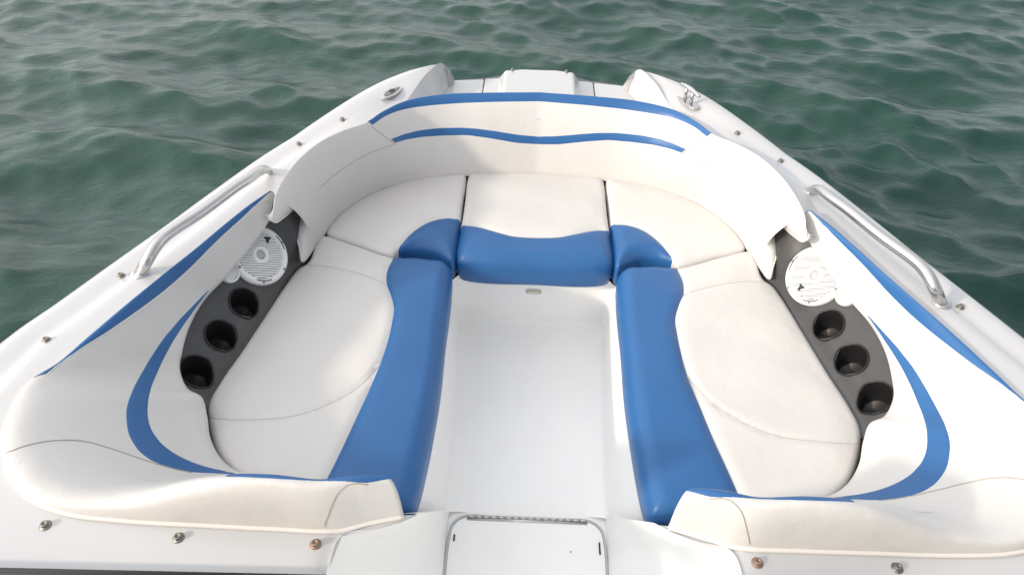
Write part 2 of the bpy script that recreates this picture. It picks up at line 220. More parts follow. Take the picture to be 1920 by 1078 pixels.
def backrest_grid(T, B, E):
    """half backrest: tail edge E (5 points down the swallow tail), stations T/B to the centre line"""
    rows = [0, .04, .08, .13, .25, .45, .6, .75, .9, 1]
    T = np.array(T); B = np.array(B)
    tan = np.gradient(T, axis=0); tan /= np.linalg.norm(tan[:, :2], axis=1)[:, None]
    tan[-1] = (1, 0, 0)
    Et = [0, .06, .13, .25, .45, .75, 1]
    G = [[np.array([np.interp(t, Et, np.array(E)[:, k]) for k in range(3)]) for t in rows]]
    G[0] = [G[0][0]+(-.012, .004, -.006)]+G[0]+[G[0][-1]+(0, .004, -.012)]
    S = []
    for o, i, tt in zip(T, B, tan):
        inn = np.array([tt[1], -tt[0], 0])
        c = [o+(0, 0, -.03)]
        for t in rows:
            c.append(o+(i-o)*t+np.array([0, 0, .032*math.sin(math.pi*t**.42)])+inn*.022*math.sin(math.pi*t))
        c.append(i+(0, 0, -.02))
        S.append(c)
    E0 = np.array(G[0]); S1 = np.array(S[0]); out = np.array([.55, -.6, .45])      # padded, rolled-over tail edge
    d = np.linalg.norm(S1-E0, axis=1)[:, None]; f = np.minimum(.024/np.maximum(d, .03), .6)
    G = [E0-out*.045, E0-out*.018, E0, E0+(S1-E0)*f*.35+out*.0075, E0+(S1-E0)*f+out*.0095]+S
    return fine(G, 10, 5)

def ruled(A, B, n=60, m=10):
    A = cr(A, n); B = cr(B, n)
    return np.stack([A+(B-A)*t for t in np.linspace(0, 1, m)], 1)

def mir(P):
    return np.array(P, float)*np.array([-1, 1, 1])[:np.asarray(P).shape[-1]]

def tag(o, label=None, cat=None, group=None, kind=None):
    if label: o['label'] = label
    if cat: o['category'] = cat
    if group: o['group'] = group
    if kind: o['kind'] = kind
    return o

def empty(name, loc=(0, 0, 0), label=None, cat=None, group=None):
    o = bpy.data.objects.new(name, None); col.objects.link(o); o.location = loc; o.empty_display_size = .1
    return tag(o, label, cat, group)

def build(name, verts, faces, m, parent=None, smooth=True, weld=1e-5, flip_up=False):
    me = bpy.data.meshes.new(name)
    me.from_pydata([tuple(map(float, v)) for v in verts], [], [tuple(map(int, f)) for f in faces])
    bm = bmesh.new(); bm.from_mesh(me)
    if weld: bmesh.ops.remove_doubles(bm, verts=bm.verts, dist=weld)
    bmesh.ops.recalc_face_normals(bm, faces=bm.faces)
    bm.to_mesh(me); bm.free()
    for p in me.polygons: p.use_smooth = smooth
    me.materials.append(m)
    o = bpy.data.objects.new(name, me); col.objects.link(o)
    if parent:
        o.parent = parent
        o.matrix_parent_inverse = Matrix.Translation(-parent.location)    # meshes keep boat coordinates
    return o

class Mesh:
    """collects shapes that make ONE mesh"""
    def __init__(s): s.v = []; s.f = []
    def add(s, v, f):
        n = len(s.v); s.v += [tuple(x) for x in v]; s.f += [tuple(i+n for i in q) for q in f]; return s
    def grid(s, G):
        G = np.asarray(G); a, b = G.shape[:2]
        return s.add(G.reshape(-1, 3), [(i*b+j, (i+1)*b+j, (i+1)*b+j+1, i*b+j+1) for i in range(a-1) for j in range(b-1)])
    def tube(s, P, r, n=10, closed=False, caps=True, flat=1.0):
        P = np.asarray(P, float); k = len(P)
        rr = np.broadcast_to(np.asarray(r, float), (k,))
        T = np.gradient(P, axis=0)
        if closed: T = np.roll(P, -1, 0)-np.roll(P, 1, 0)
        T /= np.maximum(1e-9, np.linalg.norm(T, axis=1))[:, None]
        up = np.array([0, 0, 1.]) if abs(T[0][2]) < .9 else np.array([1., 0, 0])
        V = []
        u = np.cross(T[0], up); u /= np.linalg.norm(u)
        for i in range(k):
            u = u-T[i]*np.dot(u, T[i]); u /= np.linalg.norm(u); q = np.cross(u, T[i])
            for j in range(n):
                a = 2*math.pi*j/n; V.append(P[i]+rr[i]*(math.cos(a)*u+flat*math.sin(a)*q))
        F = [(i*n+j, i*n+(j+1) % n, ((i+1) % k)*n+(j+1) % n, ((i+1) % k)*n+j) for i in range(k if closed else k-1) for j in range(n)]
        if caps and not closed: F += [tuple(range(n)), tuple(range((k-1)*n, k*n))]
        return s.add(V, F)
    def lathe(s, prof, M, n=40, cap=True):
        """prof: (radius, height) list; M: 4x4 frame with +z the axis"""
        V = []; k = len(prof)
        for r, h in prof:
            for j in range(n):
                a = 2*math.pi*j/n; V.append(tuple(M @ Vector((r*math.cos(a), r*math.sin(a), h))))
        F = [(i*n+j, i*n+(j+1) % n, (i+1)*n+(j+1) % n, (i+1)*n+j) for i in range(k-1) for j in range(n)]
        if cap: F += [tuple((k-1)*n+j for j in range(n))]
        return s.add(V, F)
    def prism(s, poly, z0, z1, M=None):
        n = len(poly); M = M or Matrix.Identity(4)
        V = [tuple(M @ Vector((p[0], p[1], z0))) for p in poly]+[tuple(M @ Vector((p[0], p[1], z1))) for p in poly]
        return s.add(V, [tuple(range(n)), tuple(range(n, 2*n))]+[(i, (i+1) % n, n+(i+1) % n, n+i) for i in range(n)])
    def box(s, c, h, M=None):
        return s.prism([(c[0]-h[0], c[1]-h[1]), (c[0]+h[0], c[1]-h[1]), (c[0]+h[0], c[1]+h[1]), (c[0]-h[0], c[1]+h[1])], c[2]-h[2], c[2]+h[2], M)
    def make(s, name, m, parent=None, smooth=True, bevel=0, weld=1e-5):
        o = build(name, s.v, s.f, m, parent, smooth, weld)
        if bevel:
            b = o.modifiers.new('bevel', 'BEVEL'); b.width = bevel; b.segments = 3; b.limit_method = 'ANGLE'; b.angle_limit = R(35)
            wn = o.modifiers.new('wn', 'WEIGHTED_NORMAL'); wn.keep_sharp = True
        return o

def frame(p, n, up=(0, 0, 1)):
    z = Vector(n).normalized(); x = Vector(up).cross(z).normalized(); y = z.cross(x)
    return Matrix(((x.x, y.x, z.x, p[0]), (x.y, y.y, z.y, p[1]), (x.z, y.z, z.z, p[2]), (0, 0, 0, 1)))

def seg_dist(Q, P, closed=True):
    """distance of points Q (n,2) to polyline P"""
    P = np.asarray(P)[:, :2]; A = P; B = np.roll(P, -1, 0)
    if not closed: A, B = P[:-1], P[1:]
    out = np.full(len(Q), 1e9)
    for a, b in zip(A, B):
        ab = b-a; l = ab@ab
        if l < 1e-14: continue
        t = np.clip(((Q-a)@ab)/l, 0, 1)
        out = np.minimum(out, np.linalg.norm(Q-a-t[:, None]*ab, axis=1))
    return out

def inside(Q, P):
    P = np.asarray(P)[:, :2]; c = np.zeros(len(Q), bool); j = len(P)-1
    for i in range(len(P)):
        xi, yi = P[i]; xj, yj = P[j]
        if yi != yj:
            c ^= ((yi > Q[:, 1]) != (yj > Q[:, 1])) & (Q[:, 0] < (xj-xi)*(Q[:, 1]-yi)/(yj-yi)+xi)
        j = i
    return c

def cdt(outline, lines=(), step=.01, rings=(), holes=()):
    """conforming triangulation of a plan polygon -> verts (n,2), faces"""
    O = np.asarray(outline)[:, :2]; pts = [tuple(p) for p in O]; n = len(O)
    edges = [(i, (i+1) % n) for i in range(n)]
    for L in list(lines):
        k = len(pts); L = np.asarray(L)[:, :2]; pts += [tuple(p) for p in L]
        edges += [(k+i, k+i+1) for i in range(len(L)-1)]
    for Hh in holes:
        k = len(pts); Hh = np.asarray(Hh)[:, :2]; m = len(Hh); pts += [tuple(p) for p in Hh]
        edges += [(k+i, k+(i+1) % m) for i in range(m)]
    x0, y0 = O.min(0); x1, y1 = O.max(0)
    gx, gy = np.meshgrid(np.arange(x0, x1, step), np.arange(y0, y1, step*.866))
    gx = gx+(np.arange(gx.shape[0]) % 2)[:, None]*step/2
    Q = np.stack([gx.ravel(), gy.ravel()], 1); Q = Q[inside(Q, O)]
    d = seg_dist(Q, O); lim = (max(rings)+step*.4) if len(rings) else step*.4
    ok = d > lim
    for L in list(lines): ok &= seg_dist(Q, L, False) > step*.45
    for Hh in holes: ok &= (seg_dist(Q, Hh) > step*.45) & ~inside(Q, Hh)
    pts += [tuple(p) for p in Q[ok]]
    if len(rings):
        nx = np.roll(O, -1, 0)-np.roll(O, 1, 0); nx = np.stack([-nx[:, 1], nx[:, 0]], 1)
        nx /= np.maximum(1e-9, np.linalg.norm(nx, axis=1))[:, None]
        if (O[:, 0]*np.roll(O[:, 1], -1)-O[:, 1]*np.roll(O[:, 0], -1)).sum() < 0: nx = -nx
        for r in rings:
            P = O+nx*r
            k = (seg_dist(P, O) > r*.93) & inside(P, O)
            for L in list(lines): k &= seg_dist(P, L, False) > .003
            pts += [tuple(p) for p in P[k]]
    v, e, f, *_ = delaunay_2d_cdt([Vector(p) for p in pts], edges, [list(range(n))], 1, 1e-6)
    V = np.array([tuple(p) for p in v]); F = np.array([tuple(t) for t in f])
    if len(holes):
        c = V[F].mean(1); keep = np.ones(len(F), bool)
        for Hh in holes: keep &= ~inside(c, Hh)
        F = F[keep]
    return V, F

def closed_curve(P, step):
    P = np.asarray(P, float); C = cr(np.vstack([P[-1:], P, P[:2]]), m=12)
    i0 = 12; C = C[i0:i0+12*len(P)]
    L = np.linalg.norm(np.diff(np.vstack([C, C[:1]]), axis=0), axis=1).sum()
    return resample(np.vstack([C, C[:1]]), max(12, int(L/step)))[:-1]

def cushion(root, outline, top, thick, r, blue=None, seams=(), crown=.009, blue_up=.006, groove=.007, names=('white_pad', 'blue_bolster')):
    """padded seat: plan outline, rounded rim, crowned top, grooved seams; white and blue vinyl become two parts"""
    O = closed_curve(outline[:, :2], .009)
    lines = [cr(np.asarray(s)[:, :2], n=60) for s in seams]
    region = None
    if blue is not None:
        bl = cr(np.asarray(blue[0])[:, :2], n=90); lines.append(bl)
        region = np.vstack([bl, np.asarray(blue[1])])
    rings = [r*q for q in (.04, .12, .25, .45, .7, 1.0)]
    V, F = cdt(O, lines, .011, rings)
    d = seg_dist(V, O)
    def radius(Q):
        if region is None: return np.full(len(Q), .021)
        q = np.clip(seg_dist(Q, lines[-1], False)/.035, 0, 1)*inside(Q, region)
        return .021+(r-.021)*q*q*(3-2*q)
    rv = radius(V); e = np.minimum(d, rv)
    z = top-rv+np.sqrt(np.maximum(0, rv*rv-(rv-e)**2))+crown*(1-np.exp(-np.maximum(0, d-r*.6)/.07))
    for L in lines:
        ds = seg_dist(V, L, False)
        z -= groove*np.exp(-(ds/(.011 if L is lines[-1] and region is not None else .0055))**1.4)*(1 if L is lines[-1] and region is not None else .6)*np.clip(d/.02, .25, 1)
    if region is not None:
        ds = seg_dist(V, lines[-1], False); ib = inside(V, region)
        z += np.where(ib, blue_up*(1-np.exp(-ds/.02))*np.clip(d/r, 0, 1), 0)
    z += .0022*np.sin(V[:, 0]*17+V[:, 1]*9+1)*np.sin(V[:, 1]*21-V[:, 0]*6)*np.clip(d/.05, 0, 1)
    V3 = np.c_[V, z]
    n = len(O); rows = [(0, 0), (.0, .25), (-.001, .55), (-.006, .85), (-.016, 1), (-.06, 1)]
    nx = np.roll(O, -1, 0)-np.roll(O, 1, 0); nx = np.stack([-nx[:, 1], nx[:, 0]], 1)
    nx /= np.maximum(1e-9, np.linalg.norm(nx, axis=1))[:, None]
    if (O[:, 0]*np.roll(O[:, 1], -1)-O[:, 1]*np.roll(O[:, 0], -1)).sum() < 0: nx = -nx
    SV = []; SF = []
    for k, (off, q) in enumerate(rows):
        SV += [tuple((*(p-m*off), (top-ro)-(thick-ro)*q)) for p, m, ro in zip(O, nx, radius(O+nx*1e-4))]
    for k in range(len(rows)-1):
        SF += [(k*n+i, k*n+(i+1) % n, (k+1)*n+(i+1) % n, (k+1)*n+i) for i in range(n)]
    fb = inside(V[F].mean(1), region) if region is not None else np.zeros(len(F), bool)
    mid = (O+np.roll(O, -1, 0))/2+nx*.002
    sb = inside(mid, region) if region is not None else np.zeros(n, bool)
    for nm, mm, pick in ((names[0], VINYL, False), (names[1], BLUE, True)):
        M = Mesh(); M.add(V3, [f for f, b in zip(F, fb) if b == pick])
        M.add(SV, [f for i, f in enumerate(SF) if sb[i % n] == pick])
        used = sorted({i for f in M.f for i in f}); mp = {u: i for i, u in enumerate(used)}
        if M.f: build(nm, [M.v[u] for u in used], [tuple(mp[i] for i in f) for f in M.f], mm, root, True, 2e-4)
    bv = BVHTree.FromPolygons([Vector(v) for v in V3], [tuple(map(int, f)) for f in F])
    for L in lines[:len(seams)]:
        P = [bv.ray_cast(Vector((p[0], p[1], top+.3)), Vector((0, 0, -1)))[0] for p in L]
        P = [tuple(q) for q in P if q is not None]
        if len(P) > 5: Mesh().tube(np.array(P)+np.array([0, 0, .0002]), .0009, 6).make('seam', SEAM, root)
    return lines, (V3, F)

def bvh_grid(G):
    m = Mesh().grid(G)
    return BVHTree.FromPolygons([Vector(v) for v in m.v], m.f)

def side_of(bv, P, view):
    s_ = 0
    for p in P[::7]:
        q, nn, _, _ = bv.find_nearest(Vector(p)); s_ += nn.dot((view-q).normalized())
    return 1 if s_ > 0 else -1

def overlay(name, bv, A, B, m, parent, n=140, k=12, h=.0022, view=Vector((0, .4, 2.2))):
    """a sewn vinyl inset between two curves lying on an upholstered surface"""
    A = cr(A, n); B = cr(B, n); V = []; sg = side_of(bv, B, view)
    for i in range(n):
        for j in range(k+1):
            t = j/k; p = Vector(A[i]*(1-t)+B[i]*t)
            q, nn, _, _ = bv.find_nearest(p)
            nn = nn*sg
            V.append(q+nn*(h*(1-abs(2*t-1)**8)-.0006))
    F = [(i*(k+1)+j, (i+1)*(k+1)+j, (i+1)*(k+1)+j+1, i*(k+1)+j+1) for i in range(n-1) for j in range(k)]
    return build(name, V, F, m, parent)

def overlay_rows(name, G, B, j0, m, parent, k=14, h=.0022, view=np.array([0, .4, 2.2]), head=0):
    """a sewn inset running from grid row j0 of an upholstered surface to the seam B drawn on it"""
    Bd = resample(B, 400); cols = []; ends = []
    N = np.cross(np.gradient(G, axis=0), np.gradient(G, axis=1)); N /= np.maximum(1e-12, np.linalg.norm(N, axis=2))[:, :, None]
    for i in range(G.shape[0]):
        js = np.arange(5, G.shape[1]-6, .1); J = js.astype(int); f = (js-J)[:, None]
        P = G[i, J]*(1-f)+G[i, J+1]*f
        d = np.linalg.norm(P[:, None]-Bd[None], axis=2); a, b = np.unravel_index(d.argmin(), d.shape)
        if 1 < b < 398 or (b in (0, 1, 398, 399) and d.min() < .004): cols.append((i, js[a]))
    if head: jh = [c[1] for c in cols if c[0] >= head][0]; cols = [(i, jh) for i in range(head)]+[c for c in cols if c[0] >= head]
    sg = np.sign(sum(float(N[i, int(j)]@(view-G[i, int(j)])) for i, j in cols))
    js = np.array([c[1] for c in cols]); js = np.convolve(np.r_[js[:4][::-1], js, js[-4:][::-1]], np.array([1, 2, 3, 4, 5, 4, 3, 2, 1])/25, 'valid')
    V = []
    for (i, _), j1 in zip(cols, js):
        for q in range(k+1):
            t = q/k; j = j0+(j1-j0)*t; J = min(int(j), G.shape[1]-2); f = j-J
            V.append((G[i, J]*(1-f)+G[i, J+1]*f)+sg*(N[i, J]*(1-f)+N[i, J+1]*f)*(h*(1-abs(2*t-1)**8)-.0006))
    n = len(cols)
    return build(name, V, [(i*(k+1)+j, (i+1)*(k+1)+j, (i+1)*(k+1)+j+1, i*(k+1)+j+1) for i in range(n-1) for j in range(k)], m, parent)

def stitch(name, bv, P, m, parent, r=.0011, view=Vector((0, .4, 2.2)), lift=.0004):
    P = cr(P, 80); Q = []; sg = side_of(bv, P, view)
    for p in P:
        q, nn, _, _ = bv.find_nearest(Vector(p))
        nn = nn*sg
        Q.append(tuple(q+nn*lift))
    return Mesh().tube(Q, r, 6).make(name, m, parent)

# ------------------------------------------------------------------ water (the lake / sea surface)
WL = -.36
def water():
    ax = np.r_[-2500, -900, -400, -180, -90, -50, -32, -22, -16, -13, np.arange(-11, 11.01, .035), 13, 16, 22, 32, 50, 90, 180, 400, 900, 2500]
    ay = np.r_[-2500, -900, -400, -180, -90, -50, -30, -18, -11, -7, -4, -2.5, -1.5, np.arange(-.6, 11.5, .035), 13, 16, 21, 28, 40, 60, 100, 200, 450, 1000, 2500]
    X, Y = np.meshgrid(ax, ay, indexing='ij')
    rng = np.random.RandomState(11)
    fade = np.exp(-(np.maximum(0, np.hypot(X, Y-4)-11)/6)**2)
    Z = np.zeros_like(X); DX = np.zeros_like(X); DY = np.zeros_like(X)
    for i in range(110):
        lam = .15*(1.9/.15)**rng.rand()
        th = R(248)+rng.randn()*R(24 if lam > .7 else 36)
        k = 2*math.pi/lam; kx, ky = k*math.cos(th), k*math.sin(th)
        a = WAMP*lam**1.0*(.4+rng.rand()); ph = rng.rand()*6.283
        arg = kx*X+ky*Y+ph
        Z += a*np.cos(arg); DX -= .8*a*math.cos(th)*np.sin(arg); DY -= .8*a*math.sin(th)*np.sin(arg)
    # gusts: patches of livelier and calmer water
    gust = .85+.3*np.sin(X*.55+Y*.8+1)*np.sin(X*.31-Y*.62)
    V = np.stack([X+DX*fade*gust, Y+DY*fade*gust, WL+Z*fade*gust], 2)
    m = Mesh().grid(V)
    N = bpy.data.materials.new('sea_water'); N.use_nodes = True; t = N.node_tree; b = t.nodes['Principled BSDF']
    b.inputs['Base Color'].default_value = (.010, .048, .037, 1); b.inputs['Roughness'].default_value = .10
    b.inputs['IOR'].default_value = 1.4
    tc = t.nodes.new('ShaderNodeTexCoord'); mp = t.nodes.new('ShaderNodeMapping'); mp.inputs['Scale'].default_value = (1, 2.0, 1)
    mp.inputs['Rotation'].default_value = (0, 0, R(-14))
    n1 = t.nodes.new('ShaderNodeTexNoise'); n1.inputs['Scale'].default_value = 7; n1.inputs['Detail'].default_value = 8; n1.inputs['Roughness'].default_value = .62
    n1.inputs['Distortion'].default_value = .6
    bp = t.nodes.new('ShaderNodeBump'); bp.inputs['Strength'].default_value = .30; bp.inputs['Distance'].default_value = .03
    t.links.new(tc.outputs['Object'], mp.inputs['Vector']); t.links.new(mp.outputs[0], n1.inputs['Vector'])
    t.links.new(n1.outputs['Fac'], bp.inputs['Height']); t.links.new(bp.outputs[0], b.inputs['Normal'])
    o = build('water', m.v, m.f, N, None, True, 0); o['kind'] = 'structure'
WAMP = .0072
water()

# ------------------------------------------------------------------ the boat
boat = empty('motorboat', (0, 1.2, 0), 'white open bow motorboat with blue and white seating floating on green water', 'boat')

gun = D['gun']; gun_aft = np.array([(-1.22, -3.2, .655), (-1.31, -1.5, .655), (-1.335, -.2, .655), (-1.315, .6, .655)])
GUN = cr(np.vstack([gun_aft, gun]), 240)
TC = cr(D['bk_t'], 60)
def deckh(P):
    """height of the deck moulding: level side decks, sheer towards the bow, rounded outer rim, soft edge at the walkway"""
    P = np.atleast_2d(np.asarray(P, float))[:, :2].copy(); P[:, 0] = -np.abs(P[:, 0])
    f = np.clip(seg_dist(P, TC, False)/.14, 0, 1); f = f*f*(3-2*f)
    d = seg_dist(P, GUN, False)
    e = np.clip((2.35-P[:, 1])/.5, 0, 1)            # a stepped coaming runs along the inner half of each side deck
    st = 1/(1+np.exp(-(d-.112)/.0065))
    side = (.004-.10*np.clip(d, 0, .11))*(1-st)+(.006-.05*np.clip(d-.13, 0, .12))*st
    z = .666+side*e+.004*(1-e)+.06*np.clip((P[:, 1]-2.1)/.5, 0, 1)*f-.024*np.exp(-(d/.018)**1.3)
    return z-.007*np.exp(-(seg_dist(P, D['walktop'], False)/.012)**1.3)
def deckp(p): return float(deckh([p])[0])
GUN[:, 2] = deckh(GUN)
H = GUN[-1]

# hull shell with rub rail
nose = cr(np.vstack([[H], D['horn'][1:3], D['lid'][1:]]), 60); nose[-1, 0] = 0
front = cr(np.vstack([D['lid']]), 50); front[-1, 0] = 0
top = np.vstack([GUN, np.array([D['horn'][1], D['horn'][2]]), front[1:]])
def hull_rows(top):
    rows = []
    for fx, fy, z, dz in ((1, 1, None, 0), (1.008, 1.003, None, -.02), (1.004, 1.001, None, -.06), (.985, .985, .35, 0), (.93, .95, .0, 0), (.85, .91, WL, 0), (.5, .84, -.62, 0), (0, .75, -.78, 0)):
        P = top.copy(); P[:, 0] *= fx; P[:, 1] = np.where(P[:, 1] > 0, P[:, 1]*fy, P[:, 1])
        P[:, 2] = P[:, 2]+dz if z is None else z
        rows.append(P)
    return np.stack(rows, 1)
HR = hull_rows(top)
Mesh().grid(HR).grid(mir(HR)).make('hull', GEL, boat)
for sgn in (1, -1):
    P = GUN*np.array([sgn*1.006, 1.001, 1])-np.array([0, 0, .022])
    Mesh().tube(P[::2], .013, 8).make('rub_rail', CREAM, boat)

# deck: gunwale and fore deck, one moulding per side
def deck_side():
    Tb = D['bk_t'][7:0:-1].copy(); Tt = np.gradient(Tb, axis=0); Tt /= np.linalg.norm(Tt[:, :2], axis=1)[:, None]
    Tb[:, 0] += -Tt[:, 1]*.0; Tb[:, 1] += Tt[:, 0]*.0
    Ob, Ib = D['bol_o'], D['bol_i']; dr = (Ib-Ob)[:, :2]; dr /= np.linalg.norm(dr, axis=1)[:, None]
    Oi = Ob.copy(); Oi[:, :2] += dr*.005
    out = cr(np.vstack([gun_aft, gun])[:, :2], 200)
    inner = np.vstack([D['ridge'][1:, :2], cr(Tb[:, :2], 50), cr(Oi[:, :2], 160)])
    tail = np.vstack([D['walktop'][:, :2], [(-.372, .44), (-1.07, .44), (-1.07, -3.2)]])
    tail = np.vstack([tail[:4], tail[4:]])
    return np.vstack([out, inner, tail])
DK = deck_side()
V, F = cdt(DK, (), .022, (.004, .01, .018, .03, .045, .06, .08, .092, .101, .108, .115, .122, .13, .142))
V3 = np.c_[V, deckh(V)]
dm = Mesh().add(V3, F).add(mir(V3), F)
rim = np.array([(p[0], p[1], deckp(p)) for p in DK[200:375]])
wl_ = np.stack([rim, rim-np.array([0, 0, .06])], 1)
deck = dm.make('deck', GEL, boat)
for q_ in (wl_, mir(wl_)): Mesh().grid(q_).make('deck_flange', GEL, boat)

# wedge horns either side of the anchor well
R1 = D['ridge'][1]; R2 = np.array([R1[0]-.02, R1[1]-.06, 0])
rid = np.vstack([np.linspace(H, R1, 14), R2]); rid[1:, 2] = deckh(rid[1:])+.0008; rid[-1, 2] -= .02
bot = resample(np.vstack([D['horn'][2:4], [(-.40, 2.42, .61), (-.44, 2.30, .61)]]), 15)
for q_ in (1, -1):
    G = np.stack([rid+(bot-rid)*t for t in np.linspace(0, 1, 6)], 1)
    G = np.concatenate([np.stack([rid+np.array([0, 0, -.0004])+(rid-bot)*.02, rid], 1)[:, :1], G], 1)*np.array([q_, 1, 1])
    fm = Mesh().grid(G)
    fm.add(np.array([H, D['horn'][1], D['horn'][2]])*np.array([q_, 1, 1]), [(0, 1, 2)])
    fm.make('bow_horn_facet', GEL, boat, smooth=True)

# bow platform in three pieces, the middle one carrying a raised anchor locker lid
def front_y(x): return float(np.interp(-abs(x), front[:, 0], front[:, 1]))
def piece(x0, x1, z, inset=.0):
    xs = np.linspace(x0, x1, 14)
    return [(x, front_y(x)-inset) for x in xs]+[(x1+(.09 if x1 > .3 else 0), 2.36), (x0-(.09 if x0 < -.3 else 0), 2.36)]
Mesh().prism(piece(-.36, -.2265, .62), .56, .622).make('platform_side', GEL, boat, bevel=.006, smooth=False)
Mesh().prism(piece(.2265, .36, .62), .56, .622).make('platform_side', GEL, boat, bevel=.006, smooth=False)
Mesh().prism(piece(-.2235, .2235, .62), .56, .624).make('platform_centre', GEL, boat, bevel=.006, smooth=False)
Mesh().prism([(-.34, 2.62), (.34, 2.62), (.42, 2.40), (-.42, 2.40)], .50, .57).make('platform_base', GEL, boat, smooth=False)
rl = Mesh()
b0 = [(-.168, 2.40), (-.168, front_y(.168)-.012), (-.08, front_y(.08)-.008), (.08, front_y(.08)-.008), (.168, front_y(.168)-.012), (.168, 2.40)]
t0 = [(-.138, 2.40), (-.138, front_y(.138)-.03), (-.07, front_y(.07)-.024), (.07, front_y(.07)-.024), (.138, front_y(.138)-.03), (.138, 2.40)]
rl.add([(*p, .6245) for p in b0]+[(*p, .668) for p in t0], [tuple(range(6)), tuple(range(6, 12))]+[(i, (i+1) % 6, 6+(i+1) % 6, 6+i) for i in range(6)])
rl.make('anchor_locker_lid', GEL, boat, bevel=.008, smooth=False)
for x in (-.11, .11):
    Mesh().lathe([(.006, 0), (.006, .008), (.004, .011)], Matrix.Translation((x, front_y(x)-.04, .668)), 12).make('lid_fastener', DULL, boat)

# cockpit liner: risers under the seats, seat ledge, side walls down the walkway
fl = D['floor']; FC = cr(fl[2:], 110); FC[-1, 0] = 0
RT = cr(D['risertop'], 110); RT[-1, 0] = 0
def fillet(B, T, inn=.05, bulge=.0):
    t = np.gradient(B, axis=0); t /= np.maximum(1e-9, np.linalg.norm(t[:, :2], axis=1))[:, None]
    n = np.stack([t[:, 1], -t[:, 0], 0*t[:, 0]], 1)
    rows = [B+n*.085+np.array([0, 0, -.004]), B+n*.055+np.array([0, 0, .0008]), B+n*.022+(T-B)*.012+np.array([0, 0, .005]), B+(T-B)*.06+n*.004, B+(T-B)*.14, B+(T-B)*.35, B+(T-B)*.7, B+(T-B)*.97, T]
    return np.stack([cr(np.array([r[i] for r in rows]), m=5) for i in range(len(B))], 0)
LN = fillet(FC, RT)
lm_ = Mesh().grid(LN).grid(mir(LN))
WB = D['walkbot'].copy(); WT = D['walktop'][::-1]
WB = np.vstack([[(WB[0][0], .2, 0)], WB]); WT = np.vstack([[(WT[0][0]-.005, .2, .664)], WT])
ts = [0, .02, .06, .14, .3, .5, .7, .85, .95, 1]
WK = np.stack([cr(np.array([B_+(T_-B_)*t+np.array([.005*(1-t)**9, 0, .0015]) for t in ts]), m=4) for B_, T_ in zip(cr(WB, m=10), cr(WT, m=10))], 0)
lm_.grid(WK).grid(mir(WK))
bh = np.stack([np.array([D['walktop'][0], D['walktop'][0]*.5+RT[0]*.5, RT[0]]), np.array([D['walktop'][0], WB[-1]*.5+WT[-1]*.5, WB[-1]])], 0)
lm_.grid(bh).grid(mir(bh))
# ledge that carries the seats and the hidden outer wall
edge = np.vstack([resample(D['bol_o'][17::-1]*1.0, 80), resample(D['bk_t'], 80)]); edge[:, 0] *= 1.09; edge[:, 1] = 1.4+(edge[:, 1]-1.4)*1.07; edge[:, 1] = np.maximum(edge[:, 1], .76); edge[-1, 0] = 0
RT2 = resample(np.vstack([RT]), 160)
led = np.stack([RT2, np.c_[edge[:, :2], np.full(160, .305)], np.c_[edge[:, :2], np.full(160, .62)]], 1)
lm_.grid(led).grid(mir(led))
lm_.make('cockpit_liner', LINER, boat)

# sole
fo = np.vstack([fl[:, :2], mir(fl[:-1, :2])[::-1]])
fo = np.vstack([fo, [(.3, .2), (1.05, .2), (1.05, -3.1), (-1.05, -3.1), (-1.05, .2), (-.3, .2)]])
fc = fo.copy(); fc[:23, 0] *= 1.02
Mesh().add([(*p, 0) for p in fc], [tuple(range(len(fc)))]).make('cockpit_floor', LINER, boat, smooth=False)
# console fronts below the windscreen (behind the camera)
cw = Mesh()
for s in (-1, 1):
    cw.add([(s*.372, .44, .68), (s*1.07, .44, .68), (s*1.07, .44, 0), (s*.372, .44, 0)], [(0, 1, 2, 3)])
    cw.add([(s*1.07, .44, .68), (s*1.07, -3.2, .68), (s*1.07, -3.2, 0), (s*1.07, .44, 0)], [(0, 1, 2, 3)])
cw.make('console_wall', LINER, boat, smooth=False)

# floor hatch with piano hinge and trim
hat = D['hatch'][:, :2].copy(); hc = cr(hat, 60); hc[-1, 0] = 0
hfull = np.vstack([hc, mir(hc[:-1])[::-1]])
HO = np.vstack([[(hfull[0][0]-.004, .55)], hfull, [(hfull[-1][0]+.004, .55)]])
cen = np.array([0, .75])
ins = HO+(cen-HO)/np.linalg.norm(cen-HO, axis=1)[:, None]*.006
hatch = Mesh().prism([tuple(p) for p in ins], .0005, .005).make('floor_hatch', LINER, boat, smooth=False)
Mesh().tube([(*p, .0025) for p in HO], .0042, 8).make('hatch_trim', GREY, hatch)
hy = float(hc[-1][1])
hg = Mesh()
for i in range(16):
    x = -.165+i*.022
    hg.tube([(x-.0103, hy-.001, .006), (x+.0103, hy-.001, .006)], .0042, 10)
hg.box((0, hy-.008, .0058), (.176, .006, .0008))
hg.make('piano_hinge', ALU, hatch)
for s in (-1, 1):
    Mesh().box((s*.2075, 1.0 if s < 0 else .985, .006), (.0022, .010 if s < 0 else .018, .003)).make('hatch_latch', BLACK, hatch, smooth=False, bevel=.001)

